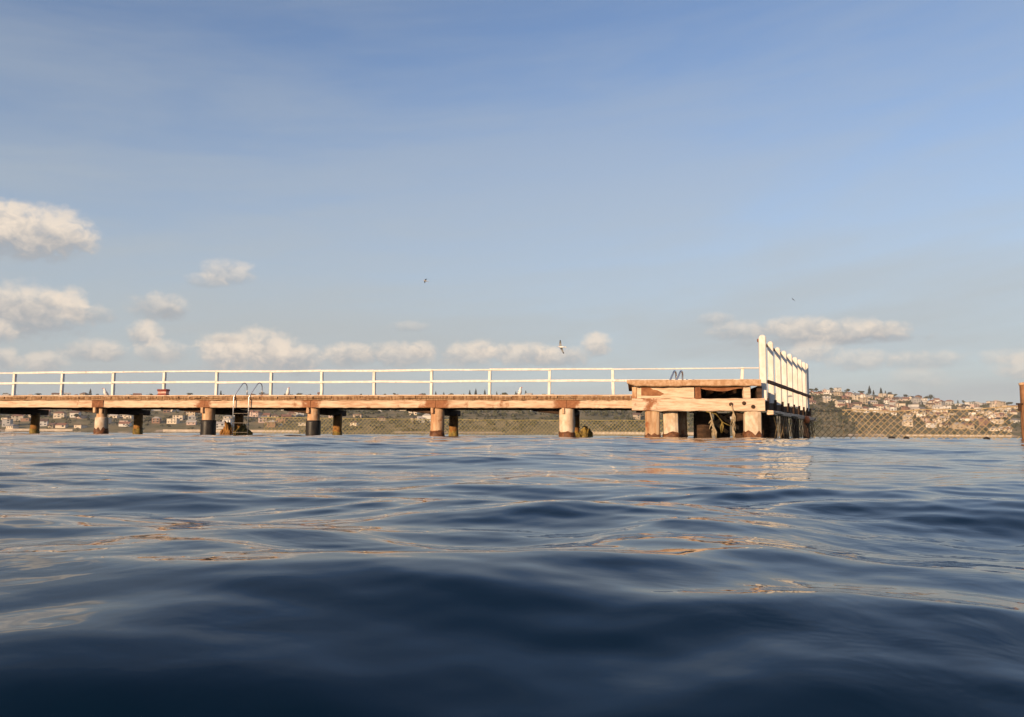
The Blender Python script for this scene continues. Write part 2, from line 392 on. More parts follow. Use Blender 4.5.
# --- white railing on the far edge of the walkway
RPX = [-34, 14, 62, 113, 164, 216.5, 271, 321.5, 374, 431.5, 490, 550, 613]
YR = 31.3
RB = WID + 0.06
ZT = hz(550, 369.2, (J(s_at(550, RB), RB)).y); ZM = hz(550, 381.2, (J(s_at(550, RB), RB)).y)
rl = thing('railing', 'long white two-rail timber railing standing along the far edge of the jetty walkway', 'railing', J(0, RB, DECK))
def rail_post(s, lean=0.0, top=ZT + 0.015, w=0.135):
    mb = MB(); mb.timber(J(s - lean, RB, DECK - 0.05), J(s, RB, top), w, 0.11, 0.012, 0.004, seg=5)
    return mb.build('post', M['white'], rl)
rs = [s_at(p, RB) for p in RPX]
for i, s in enumerate(rs): rail_post(s, random.uniform(-.03, .03), ZT + 0.015 + random.uniform(-.02, .03))
plabel(rail_post(s_at(743.5, RB), 0.10, ZT + .03, 0.12), 'leaning post behind the platform')
for i in range(len(rs)):
    e = rs[i+1] if i + 1 < len(rs) else s_at(760, RB)
    z1 = random.uniform(-.02, .02); z2 = random.uniform(-.02, .02)
    th = 0.085 if i in (1, 2, 5, 6, 7, 8, 10) else 0.062
    if i == len(rs) - 1: th = 0.045
    mb = MB(); mb.timber(J(rs[i], RB - 0.075, ZT - .02 + z1), J(e - .004, RB - 0.075, ZT - .02 + z2), 0.045, th, 0.008, 0.004, seg=6)
    mb.build('top_rail', M['white'], rl)
    mb = MB(); mb.timber(J(rs[i], RB - 0.08, ZM + z2), J(e - .004, RB - 0.08, ZM + z1), 0.045, 0.085, 0.008, 0.004, seg=6)
    mb.build('middle_rail', M['white'], rl)
mb = MB(); mb.timber(J(S0, RB - 0.09, DECK + 0.07), J(s_at(618, RB), RB - 0.09, DECK + 0.07), 0.05, 0.13, 0.008, 0.006)
mb.build('kick_board', M['white'], rl)

# --- swim ladder on the walkway
def ladder(s, b, ztop, zlow, label, hoop=0.52, gap=0.62, name='swim_ladder', rungs=True, r=0.021):
    L = thing(name, label, 'ladder', J(s, b, zlow))
    for k in (0, 1):
        x = s + k * gap
        pts = [J(x, b - .16, zlow), J(x, b - .16, ztop - .30), J(x, b - .16, ztop - 0.05), J(x + .03, b - .13, ztop + hoop * .12)]
        pts += [J(x + .20, b + .05, ztop + hoop * .84), J(x + .225, b + .09, ztop + hoop * .95), J(x + .25, b + .14, ztop + hoop), J(x + .275, b + .19, ztop + hoop * .99),
                J(x + .30, b + .24, ztop + hoop * .90), J(x + .31, b + .27, ztop + hoop * .75), J(x + .31, b + .28, ztop + hoop * .4), J(x + .31, b + .28, ztop)]
        mb = MB(); mb.tube(pts, r, 8)
        mb.build('side_rail', M['steel'], L, True)
        mb = MB(); mb.tube([J(x + .31, b + .28, ztop), J(x + .31, b + .28, ztop + .015)], .06, 10)
        mb.build('foot_plate', M['steel'], L)
    if rungs:
        z = ztop - .66
        while z > zlow:
            mb = MB(); mb.timber(J(s, b - .16, z), J(s + gap, b - .16, z), 0.04, 0.02, 0.006)
            mb.build('rung', M['tread'], L); z -= 0.36
    return L
ladder(s_at(236.2, 0), 0.0, DECK, -0.4, 'steel swim ladder with two hooped handles on the jetty walkway front edge')

# --- red and pale box by the railing
bxs = s_at(164, RB - .25); bb = RB - .28
bz = DECK
rb = thing('rescue_box', 'small red box with pale band standing at foot of a white railing post', 'box', J(bxs, bb, bz))
mb = MB(); mb.timber(J(bxs - .09, bb, bz + .065), J(bxs + .09, bb, bz + .065), .14, .13, .015); mb.build('pedestal', M['white'], rb)
mb = MB(); mb.timber(J(bxs - .20, bb, bz + .175), J(bxs + .20, bb, bz + .175), .26, .09, .025, .004, seg=3); mb.build('base', M['red'], rb)
mb = MB(); mb.timber(J(bxs - .185, bb, bz + .275), J(bxs + .185, bb, bz + .275), .24, .11, .03, .004, seg=3); mb.build('pale_band', M['pale'], rb)
mb = MB(); mb.timber(J(bxs - .21, bb, bz + .375), J(bxs + .21, bb, bz + .375), .28, .09, .03, .004, seg=3); mb.build('lid', M['red'], rb)

# --- raised platform at the jetty's end
plat = thing('jetty_platform', 'raised timber platform on thick piles at the right end of the jetty', 'platform', J(s_at(690, -.3), 0, 0))
PB = -0.45                                       # front of the platform stands a little forward
sa_, sb_ = s_at(628, PB), s_at(761, PB)
PY = J((sa_ + sb_) / 2, PB).y
PT = hz(690, 380.5, PY)
PD = 5.2                                         # depth
mb = MB(); b = PB
pls = []
k = 0
s = sa_
while s < sb_ - .05:
    wd = min(random.uniform(.22, .28), sb_ - s)
    mb.timber(J(s + wd/2, PB - .05 + random.uniform(-.03, .03), PT - .045), J(s + wd/2, PB + PD, PT - .045), wd - .01, .09, .01)
    s += wd
mb.build('deck', M['pdeck'], plat)
mb = MB()
rings = []
for i in range(17):
    q = sa_ + (sb_ - sa_) * i / 16; lo = PT - .205 if i else PT - .09
    if i == 0: q -= .03
    zt_f = PT + .02 + random.uniform(-.008, .008); lo += random.uniform(-.012, .012)
    if i == 1: q = sa_ + .30
    rings.append([J(q, PB - .17, lo + .03), J(q, PB - .155, zt_f - .02), J(q, PB - .13, zt_f), J(q, PB - .075, zt_f), J(q, PB - .07, lo), J(q, PB - .14, lo)])
mb.loft(rings)
plabel(mb.build('edge_plank', M['pdeck'], plat), 'long weathered fascia plank under the deck edge')
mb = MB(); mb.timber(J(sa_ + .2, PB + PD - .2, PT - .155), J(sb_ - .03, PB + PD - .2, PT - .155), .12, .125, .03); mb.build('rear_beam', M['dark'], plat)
zt = PT - .222; zu1 = hz(690, 398.3, PY); zl0 = hz(690, 411.0, PY)
mb = MB(); mb.timber(J(s_at(641, PB), PB + .12, (zt + zu1)/2), J(s_at(694.5, PB), PB + .12, (zt + zu1)/2), .18, zt - zu1 - .006, .02, .01, seg=9)
ub = mb.build('upper_beam', M['beam2'], plat)
mb = MB()
q0, q1 = s_at(641.5, PB), s_at(664, PB); hgt = zt - zu1
prof = [(q0, -.02), (q0, -.75), (q1 - .12, -.78), (q1 + .02, -.60), (q1 - .22, -.28), (q0 + .4, -.22), (q0 + .3, -.02)]
r0 = [J(a, PB + .018, zt + c * hgt) for a, c in prof]; r1 = [J(a, PB + .04, zt + c * hgt) for a, c in prof]
mb.loft([r0, r1]); plabel(mb.build('rust_patch', M['scar'], ub), 'rusty red scar on the pale beam')
mb = MB(); mb.timber(J(s_at(634.7, PB), PB + .14, zu1 + .004), J(s_at(634.7, PB), PB + .14, zt), .19, .16, .015, .006, seg=3); mb.build('strut', M['pile'], plat)
mb = MB(); mb.timber(J(s_at(639.2, PB), PB + .13, zu1 + .004), J(s_at(639.2, PB), PB + .13, zt), .12, .16, .015, .006, seg=3); mb.build('strut', M['beam2'], plat)
mb = MB(); mb.timber(J(s_at(698.5, PB), PB + .10, zu1 - .02), J(s_at(698.5, PB), PB + .10, zt), .25, .20, .02, .01, seg=3); plabel(mb.build('strut', M['rust'], plat), 'dark stained block between beam and deck')
mb = MB(); mb.timber(J(s_at(747.5, PB), PB + .16, zu1 + .004), J(s_at(747.5, PB), PB + .16, zt), .32, .24, .02, .01, seg=3); mb.build('strut', M['beam2'], plat)
mb = MB(); mb.timber(J(s_at(632, PB), PB + .10, (zu1 + zl0)/2), J(s_at(765, PB), PB + .10, (zu1 + zl0)/2), .24, zu1 - zl0, .025, .012, seg=18, notch=.02)
lb = mb.build('lower_beam', M['beam2_stained'], plat); g0 = s_at(649, PB)
set_stain(lb, lambda c: .62 * math.exp(-(((c - O).dot(U) - g0) / .45) ** 2))
for (px, py) in ((731, 404.5), (744, 403.5), (753, 407)):
    c = J(s_at(px, PB), PB - .015, hz(px, py, PY)); mb = MB(); mb.tube([c, c - V * .035, c - V * .05], [.07, .07, .04], 8); mb.build('bolt', M['dark'], lb)
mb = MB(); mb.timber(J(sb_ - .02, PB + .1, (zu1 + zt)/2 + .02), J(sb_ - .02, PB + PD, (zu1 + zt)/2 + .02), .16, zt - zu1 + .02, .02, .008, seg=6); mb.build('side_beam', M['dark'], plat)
rings = []
for i in range(9):
    q = s_at(701, PB) + (s_at(745, PB) - s_at(701, PB)) * i / 8; dp = .05 + .10 * math.sin(math.pi * min(i / 7, 1)) + random.uniform(-.012, .012)
    rings.append([J(q, PB + .02, zt - dp), J(q, PB + .02, zt + .01), J(q, PB + .10, zt + .01), J(q, PB + .10, zt - dp)])
mb = MB(); mb.loft(rings); plabel(mb.build('sagging_plank', M['scar'], plat), 'sagging brown plank under the deck edge')
for q in (712, 724, 735):
    sx = s_at(q, PB + .5); mb = MB(); mb.timber(J(sx, PB + .45, zt - .09), J(sx, PB + PD - .3, zt - .09), .11, .20, .012); mb.build('joist', M['pile'], plat)
# cross bearers and inner frame, shade put into their dark colour
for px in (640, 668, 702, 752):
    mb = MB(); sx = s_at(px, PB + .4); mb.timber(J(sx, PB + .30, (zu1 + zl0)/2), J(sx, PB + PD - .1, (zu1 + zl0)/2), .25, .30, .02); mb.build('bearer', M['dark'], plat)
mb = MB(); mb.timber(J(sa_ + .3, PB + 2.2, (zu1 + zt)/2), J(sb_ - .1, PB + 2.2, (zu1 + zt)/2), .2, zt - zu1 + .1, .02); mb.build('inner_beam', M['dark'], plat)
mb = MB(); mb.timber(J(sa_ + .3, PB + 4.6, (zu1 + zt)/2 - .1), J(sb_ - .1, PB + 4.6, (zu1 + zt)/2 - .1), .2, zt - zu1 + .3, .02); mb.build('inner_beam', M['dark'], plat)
pile(plat, s_at(652.5, PB + .3), PB + .30, .275, zl0 + .02, 'wood')
pile(plat, s_at(671, PB + .55), PB + .55, .29, zl0 + .02, 'conc3', lean=-.02)
pile(plat, s_at(681, PB + 1.2), PB + 1.3, .22, zl0 + .02, 'timber')
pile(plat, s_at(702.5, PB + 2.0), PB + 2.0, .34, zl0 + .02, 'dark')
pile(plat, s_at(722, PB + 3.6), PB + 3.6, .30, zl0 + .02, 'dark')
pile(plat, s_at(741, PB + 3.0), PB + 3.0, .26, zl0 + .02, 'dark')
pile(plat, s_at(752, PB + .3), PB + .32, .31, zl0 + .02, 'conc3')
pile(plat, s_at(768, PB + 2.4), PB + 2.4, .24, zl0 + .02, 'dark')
for a, b_, z0, z1 in ((703, 740, .35, 1.1), (712, 748, 1.05, .2), (700, 728, 1.0, .25)):
    mb = MB(); mb.timber(J(s_at(a, PB + 2.6), PB + 2.6, z0), J(s_at(b_, PB + 2.6), PB + 2.6 + .3, z1), .10, .12, .01); mb.build('brace', M['pile'], plat)
# ladder handles at the platform's rear edge
ladder(s_at(668.5, PB + 2.0), PB + 2.0, PT, PT - .50, 'steel ladder handles rising above the deck of the raised platform', hoop=.50, gap=.24, rungs=False, r=.034)

# ropes hanging under the platform
def hang_rope(name, pts, label, fray, mat_='rope', r=.022):
    T = thing(name, label, 'rope', pts[-1])
    mb = MB(); mb.tube(pts, r, 6); mb.build('cord', M[mat_], T, True)
    mb = MB()
    for _ in range(fray):
        p = Vector(random.choice(pts[1:]) if fray > 5 else pts[2]); q = p + Vector((random.uniform(-.14, .14), random.uniform(-.08, .05), random.uniform(-.42, -.12)))
        mb.tube([p, p.lerp(q, .5) + Vector((random.uniform(-.05, .05), 0, .02)), q], [.028, .022, .008], 5)
    mb.build('frayed_strands', M[mat_], T, True)
def PJ(px, py, b): 
    s = s_at(px, b); P = J(s, b); return J(s, b, hz(px, py, P.y))
bR = PB - .06
hang_rope('hanging_rope', [PJ(710, 412, bR), PJ(712, 420, bR), PJ(714, 428, bR), PJ(715, 438, bR)], 'frayed pale rope hanging left of another under the platform beam', 9)
hang_rope('hanging_rope', [PJ(731.5, 405, bR), PJ(733.5, 413, bR), PJ(734, 420, bR), PJ(732.5, 429, bR), PJ(733, 438, bR)], 'frayed pale rope hanging from a bolt beside the white pile', 12)
hang_rope('sagging_rope', [PJ(706, 411.5, bR - .01), PJ(716, 414, bR + .1), PJ(722, 422, bR + .3), PJ(730, 426, bR + .2)], 'dark rope sagging between the two hanging ropes under platform', 4, 'weed', .018)

# --- white post screen receding from the platform's right end
A = Vector((xat(763.8, 27.6), 27.6, 0))
dirv = Vector((0.455, 0.89, 0)).normalized()
nrm = Vector((dirv.y, -dirv.x, 0))               # towards the viewer's side
def along(px):
    k = (px - 512.0) / F / math.cos(PITCH) * 0.9955
    return (k * A.y - A.x) / (dirv.x - k * dirv.y)
def SP(t, o=0.0, z=0.0): return A + dirv * t + nrm * o + Vector((0, 0, z))
zT = hz(763.8, 335.5, 27.6); zB = hz(763.8, 401.0, 27.6)
scr = thing('post_screen', 'row of tall white timber posts receding along the platform right end', 'post screen', SP(0, 0, 0))
tl = along(806)
NP = 9
print('screen length', tl)
ts = [along(p) for p in (763.8, 771.8, 779.0, 785.0, 790.8, 796.0, 800.6, 804.3, 807.0)]
for i, tt in enumerate(ts):
    mb = MB(); wd = .205 if i else .24
    top = zT + (0.02 if i == 0 else random.uniform(-.10, .0)); ln = random.uniform(-.02, .02)
    bot = zB + (0 if i == 0 else random.uniform(-.05, .05)); 
    rings = []
    for (z, k) in ((bot, 1), (bot + .5, 1), ((bot + top)/2, 1), (top - .10, 1), (top - .04, .82), (top, .45)):
        c = SP(tt, 0, z) + dirv * ln * (z - bot); a = wd / 2 * k * random.uniform(.97, 1.03); ch = a * .35
        pr = [(-a, -a + ch), (-a + ch, -a), (a - ch, -a), (a, -a + ch), (a, a - ch), (a - ch, a), (-a + ch, a), (-a, a - ch)]
        rings.append([c + U * x + V * y for x, y in pr])
    mb.loft(rings); p = mb.build('post', M['white'], scr)
    if i == 0: plabel(p, 'nearest and tallest white post with rounded top')
zr = hz(763.8, 381.5, 27.6)
mb = MB(); mb.timber(SP(.15, .145, zr), SP(ts[-1] + .2, .145, zr), .07, .13, .02, .012, seg=16); mb.build('lower_rail', M['rust'], scr)
mb = MB(); mb.timber(SP(.05, -.15, zT - .16), SP(ts[-1] + .1, -.15, zT - .16), .06, .11, .012, .006, seg=12); mb.build('top_rail', M['rust'], scr)
# landing under the screen that carries it
zc = hz(770, 413.2, 28.2)
lan = thing('screen_pier', 'low timber beam on piles carrying the row of white posts', 'jetty', SP(0, 0, 0))
mb = MB(); mb.timber(SP(-.2, .25, zc), SP(ts[-1] + .3, .25, zc), .22, .16, .02, .012, seg=14); mb.build('beam', M['beam2'], lan)
mb = MB(); mb.timber(SP(-.1, -.22, zc + .28), SP(ts[-1] + .3, -.22, zc + .28), .2, .3, .02, .012, seg=14); mb.build('upper_beam', M['dark'], lan)
for i, tt in enumerate(ts):
    mb = MB(); mb.timber(SP(tt, .12, zc + .08), SP(tt, .12, zB + .10), .12, .10, .01); mb.build('cleat', M['dark'], lan)
for i, px in enumerate((772, 784, 795, 806)):
    tt = along(px); P = SP(tt, .0)
    s_ = (P - O).dot(U); b_ = (P - O).dot(V)
    pile(lan, s_, b_, .15, zc - .06, ('dark', 'timber', 'dark', 'dark')[i])

# --- nets
def net(name, label, fn, length, ztop, zbot, cell, rad, m, sag=0.0, head='head_rope', floats=0, group=None):
    """diamond mesh of cords hung along fn(t) -> ground point"""
    T = thing(name, label, 'net', fn(0))
    mb = MB(); hgt = ztop - zbot
    def P(t, z):
        q = fn(min(max(t, 0), length)).copy()
        sg = sag * math.sin(math.pi * t / length) + sag * .35 * math.sin(t * 2.1)
        k = (z - zbot) / hgt
        q.z = z - sg * k; q += Vector((0, .06 * math.sin(t * 1.7 + z * 3), 0))
        return q
    n = int((length + hgt * 1.0) / cell) + 1
    for d in (1, -1):
        for i in range(-int(hgt / cell) - 1, n + 1):
            t0 = i * cell
            pts = []
            for j in range(6):
                z = zbot + hgt * j / 5
                t = t0 + (z - zbot) * .95 if d > 0 else t0 + (ztop - z) * .95
                if 0 <= t <= length: pts.append(P(t, z) + Vector((random.uniform(-.025, .025), .012 * d, random.uniform(-.02, .02))))
            if len(pts) > 1: mb.tube(pts, rad if d > 0 else rad * .8, 4, cap=False)
    mb.build('mesh', M[m], T)
    mb = MB(); mb.tube([P(length * i / 24, ztop) for i in range(25)], rad * 1.7, 6); mb.build(head, M[m], T, True)
    return T
# right-hand net: from the screen's far end to the brown post
E0 = SP(ts[-1] + .1, .1); E1 = Vector((xat(1019, 33), 33, 0))
Lr = (E1 - E0).length
ztr = hz(830, 409.8, E0.y)
net('shark_net', 'wide tan diamond mesh net between the white post screen and brown right-hand pile', lambda t: E0.lerp(E1, t / Lr), Lr, ztr, -0.15, .275, .0145, 'net', .09)
# net below the screen
LS = ts[-1]
net('shark_net', 'dark diamond mesh net hanging below the row of white posts', lambda t: SP(t, .34), LS, zc - .02, -0.15, .62, .014, 'dnet', .02)
# net behind the jetty
B0 = Vector((xat(262, 58), 58, 0)); B1 = Vector((xat(690, 60), 60, 0)); LB = (B1 - B0).length
ztb = hz(400, 418.3, 58.6)
net('shark_net', 'long low weedy net behind the jetty seen between its piles', lambda t: B0.lerp(B1, t / LB), LB, ztb, -.1, .28, .016, 'gnet', .07)
# brown pile at the right edge
rp = thing('mooring_pile', 'tall brown timber pile with cap at the right edge of picture', 'pile', (xat(1026, 32.6), 32.6, 0))
rx = xat(1026, 32.6); zt_ = hz(1022, 382.5, 32.6)
mb = MB(); mb.tube([(rx, 32.6, -1), (rx, 32.6, .2), (rx - .01, 32.6, .9), (rx, 32.6, 1.6), (rx, 32.6, zt_ - .12)], [.21, .205, .20, .195, .20], 14, jit=.02); mb.build('shaft', M['oldpile'], rp, True)
mb = MB(); mb.tube([(rx, 32.6, zt_ - .12), (rx, 32.6, zt_ - .10), (rx, 32.6, zt_ - .02), (rx, 32.6, zt_)], [.20, .225, .22, .16], 14, jit=.01); mb.build('cap', M['pile'], rp, True)
zz = hz(1015, 404, 32.6)
mb = MB(); mb.timber((rx - .42, 32.55, zz), (rx + .1, 32.55, zz), .08, .07, .01); mb.build('bracket', M['dark'], rp)
mb = MB(); mb.timber((rx - .30, 32.55, zz - .30), (rx - .30, 32.55, zz - .036), .08, .10, .01); mb.build('bracket_leg', M['dark'], rp)
# net floats and an orange float
for px, dx, lb in ((890.5, .16, 'larger dark float at foot of the right-hand net, left one'), (905, .12, 'small dark float at foot of the right-hand net, middle one'), (985, .13, 'dark float low on right-hand net nearest the brown pile')):
    k = E0.lerp(E1, (px - 808) / (1019 - 808)); x = xat(px, k.y - .2)
    T = thing('net_float', lb, 'float', (x, k.y - .2, 0), 'dark floats along the net')
    mb = MB(); mb.tube([(x - dx, k.y - .2, .02), (x - dx * .8, k.y - .2, .02), (x, k.y - .2, .03), (x + dx * .8, k.y - .2, .02), (x + dx, k.y - .2, .02)], [.02, .09, .12, .09, .02], 10); mb.build('float_body', M['black'], T, True)
    mb = MB(); mb.tube([(x, k.y - .2, .10), (x + .02, k.y - .1, .25)], .014, 5); mb.build('tie', M['net'], T)
q = SP(along(796), .42); ox, oy = q.x, q.y; oz = hz(796, 419.5, q.y)
T = thing('orange_float', 'orange float hanging on the net below the white posts', 'float', (ox, oy, oz))
mb = MB(); mb.tube([(ox, oy, oz + .16), (ox, oy, oz + .13), (ox + .01, oy, oz), (ox, oy, oz - .14), (ox, oy, oz - .18)], [.03, .10, .15, .10, .03], 12); mb.build('float_body', M['orange'], T, True)
mb = MB(); mb.tube([(ox, oy, oz + .15), (ox, oy + .05, zc + .02)], .014, 5); mb.build('tie', M['rope'], T)
# weed clumps at the waterline by the ladder
def weed_clump(px, b, sx, h, label):
    s0 = s_at(px, b); T = MB()
    for _ in range(90):
        a = s0 + max(-1, min(1, random.gauss(0, .55))) * sx * .6; y = b + random.uniform(-.12, .12)
        z1 = (.35 + .65 * random.random()) * h * (1 - .6 * abs(a - s0) / (sx * .6)); P = J(a, y, -.1); Q = J(a + random.uniform(-.07, .07), y + random.uniform(-.06, .06), z1)
        T.tube([P, P.lerp(Q, .5) + Vector((random.uniform(-.05, .05), 0, 0)), P.lerp(Q, .85) + Vector((random.uniform(-.05, .05), 0, 0)), Q], [.06, .07, .06, .02], 6, jit=.15)
    o = T.build('weed_clump', M['weedy'] if px < 236 else M['weed'], None, True); tag(o, label, 'seaweed')
weed_clump(244, WID - .9, .55, .50, 'brown and yellow weed clump by the foot of the steel jetty ladder')
weed_clump(229, WID - .7, .32, .62, 'yellow green weed clump just left of the steel jetty ladder')
weed_clump(586, WID - .5, .34, .52, 'weed clump beside the rear pile nearest the raised platform')

# ------------------------------------------------------------------ gulls
def gull_body(mb, c, f, up, L, fat=1.0):
    r = f.cross(up).normalized()
    prof = [(-.62, .02, .03), (-.45, .02, .07), (-.2, 0, .135), (.05, 0, .16), (.28, .05, .12), (.38, .12, .085), (.47, .17, .088), (.56, .17, .06), (.60, .16, .03)]
    rings = []
    for x, z, rad in prof:
        p = c + f * x * L + up * z * L
        rings.append([p + (r * math.cos(a) + up * math.sin(a)) * rad * L * fat for a in [2 * math.pi * k / 10 for k in range(10)]])
    mb.loft(rings)
def standing_gull(px, label, face):
    b = WID - .5; s = s_at(px, b); T = thing('standing_gull', label, 'gull', J(s, b, DECK + .0), 'gulls standing on the jetty')
    c = J(s, b, DECK + .24); f = (U * face * .5 - V * .6 + Vector((0, 0, .95))).normalized(); up = (Vector((0, 0, 1)) - f * f.z).normalized()
    L = .36
    mb = MB(); gull_body(mb, c, f, up, L, 1.45); mb.build('body', M['gullw'], T, True)
    r = f.cross(up).normalized()
    for sg in (-1, 1):
        mb = MB(); w0 = c + r * sg * .19 * L
        mb.loft([[w0 + f * x * L + up * z * L + r * sg * o * L for x, z, o in ((.22, .02, .0), (.1, .11, .0), (-.3, .10, .0), (-.72, .05, -.08), (-.3, -.03, .0), (.1, -.05, .0))],
                 [w0 + f * x * L + up * z * L + r * sg * o * L for x, z, o in ((.2, .02, .02), (.1, .09, .03), (-.3, .08, .03), (-.70, .05, -.06), (-.3, -.01, .03), (.1, -.03, .03))]])
        mb.build('wing', M['gullg'], T)
        mb = MB(); mb.tube([c + r * sg * .05 - Vector((0, 0, .04)), J(s, b, DECK) + r * sg * .05], .009, 5); mb.build('leg', M['beak'], T)
    h = c + f * .60 * L + up * .15 * L; hd = (U * face - V * .5).normalized()
    mb = MB(); mb.tube([h, h + hd * .07], [.018, .004], 6); mb.build('beak', M['beak'], T)
standing_gull(106, 'white gull standing on the walkway left of the red box', -1)
standing_gull(288, 'white gull standing on the walkway right of the steel ladder', 1)
standing_gull(520, 'white gull standing on the walkway between the two railing posts nearest platform', 1)
def flying_gull(px, py, Y, span, yaw, roll, label, dihedral=.35, dark=False):
    c = Vector((xat(px, Y), Y, hz(px, py, Y)))
    T = thing('flying_gull', label, 'gull', c, None)
    f = Vector((math.cos(yaw), math.sin(yaw), .05)).normalized()
    up = (Matrix.Rotation(roll, 3, f) @ (Vector((0, 0, 1)) - f * f.z).normalized())
    r = f.cross(up).normalized(); L = span * .38
    mb = MB(); gull_body(mb, c, f, up, L); mb.build('body', M['gullk' if dark else 'gullw'], T, True)
    for sg in (-1, 1):
        def sec(k):
            d = span / 2 * k; lift = span * .5 * (dihedral * min(k, .45) - .25 * max(0, k - .45)); ch = span * (.085 * (1 - k) ** .5 + .012); sweep = -span * .18 * max(0, k - .45)
            p = c + r * sg * d + up * lift + f * (sweep + .05 * span); th = .012 * span * (1.05 - k)
            return [p + f * ch, p + up * th, p - f * ch, p - up * th]
        mb = MB(); mb.loft([sec(k) for k in (0.02, .2, .45, .65, .8)]); wg = mb.build('wing', M['gullk' if dark else 'gullg'], T)
        mb = MB(); mb.loft([sec(k) for k in (.8, .9, 1.0)]); mb.build('wing_tip', M['gullk'], wg)
    mb = MB(); tl_ = c - f * .60 * L
    mb.loft([[tl_ + r * x * L + up * z for x, z in ((-.05, .01), (.05, .01), (.05, -.01), (-.05, -.01))], [tl_ - f * .3 * L + r * x * L + up * z for x, z in ((-.16, .003), (.16, .003), (.16, -.003), (-.16, -.003))]])
    mb.build('tail', M['gullk' if dark else 'gullw'], T)
    mb = MB(); hd = c + f * .58 * L + up * .16 * L; mb.tube([hd, hd + f * .12 * L], [.03 * L * 2, .006], 5); mb.build('beak', M['beak'], T)
flying_gull(424, 281, 62, .75, math.radians(200), .3, 'white gull with dark raised wing flying high above the jetty')
flying_gull(561.5, 347, 52, 1.05, math.radians(150), .95, 'banking gull flying low above the railing, wings nearly upright')
flying_gull(796, 299.5, 140, 1.0, math.radians(215), -.8, 'tiny dark bird far off in the sky above the white posts', dark=True)

# ------------------------------------------------------------------ far shore
YS, YRG = 980.0, 1480.0
RIDGE = [(-200, 398), (0, 397), (60, 396), (150, 397), (300, 396), (420, 397), (520, 396), (600, 399), (640, 401), (700, 397), (760, 394), (812, 392.5), (835, 391.5), (860, 394.5), (900, 398), (945, 404.5), (1000, 405), (1024, 408), (1100, 412), (1300, 418)]
rx_ = np.array([r[0] for r in RIDGE], float); ry_ = np.array([r[1] for r in RIDGE], float)
def hill_top(px):
    return (433.5 + ROLL * (px - 512) - np.interp(px, rx_, ry_)) * YRG / F
def T_h(x, y):
    px = 512 + x / y * F
    R = hill_top(px)
    k = np.clip((y - YS - 12) / (YRG - YS - 12), 0, 1.0)
    z = R * (k ** 0.85) + 0.8
    z = z + (1.3 * np.sin(x * .035 + y * .02) + .9 * np.sin(x * .083 - y * .05)) * np.clip(k * 4, 0, 1) * (1 - .7 * k)
    beach = np.clip((y - YS) / 12.0, 0, 1)
    z = z * beach - 1.5 * (1 - beach)
    over = np.clip((y - YRG) / 900, 0, 1)
    return z * (1 - .25 * over)
def grid(name, xs, ys, hf, m):
    xv, yv = np.meshgrid(xs, ys); zv = hf(xv, yv)
    co = np.stack([xv, yv, zv], -1).reshape(-1, 3).astype(np.float32)
    return fast_mesh(name, co, len(ys), len(xs), m)
def fast_mesh(name, co, nr, nc, m, wrap=False):
    me = bpy.data.meshes.new(name); nv = nr * nc
    me.vertices.add(nv); me.vertices.foreach_set('co', co.ravel())
    i = np.arange(nr - 1)[:, None] * nc; j = np.arange(nc if wrap else nc - 1)[None, :]; j2 = (j + 1) % nc
    q = np.stack([i + j, i + j2, i + nc + j2, i + nc + j], -1).reshape(-1, 4)
    me.loops.add(q.size); me.loops.foreach_set('vertex_index', q.ravel().astype(np.int32))
    me.polygons.add(len(q)); me.polygons.foreach_set('loop_start', np.arange(0, q.size, 4, dtype=np.int32))
    me.polygons.foreach_set('use_smooth', np.ones(len(q), bool))
    me.update(calc_edges=True); me.materials.append(m)
    o = bpy.data.objects.new(name, me); COL.objects.link(o); return o
hill = grid('hill', np.linspace(-2200, 2200, 401), np.concatenate([np.linspace(YS - 6, YRG, 70), np.linspace(YRG + 20, 2250, 30)]), T_h, M['hill']); struct(hill)
beach = grid('beach', np.linspace(-2200, 2200, 401), np.linspace(YS - 4, YS + 16, 8), lambda x, y: T_h(x, y) + .15 - .9 * np.clip(np.sin(x * .021) + .6 * np.sin(x * .067 + 1) + .5 * np.sin(x * .19), 0, 1.2), M['sand']); struct(beach)
def Tz(x, y): return float(T_h(np.array(float(x)), np.array(float(y))))

# sea walls along the shore
for px0, px1, hh, lab in ((8, 75, 2.2, 'pale sea wall on the far shore left of the first jetty piles'), (165, 300, 2.6, 'tan sea wall on the far shore behind the steel jetty ladder'),
                          (585, 700, 3.0, 'long white sea wall on the far shore seen left of the platform piles'), (905, 1010, 2.0, 'low pale sea wall on the far shore behind the right-hand net')):
    mb = MB(); y = YS + 3; x0, x1 = xat(px0, y), xat(px1, y)
    mb.timber((x0, y, hh/2 - .2), (x1, y, hh/2 - .2), .8, hh, .05, .05, seg=14)
    wl = thing('sea_wall', lab, 'wall', ((x0 + x1)/2, y, 0))
    mb.build('wall', M['seawall'], wl)
    mb = MB(); mb.timber((x0, y - .1, hh - .05), (x1, y - .1, hh - .05), 1.2, .3, .05); mb.build('coping', M['conc'], wl)

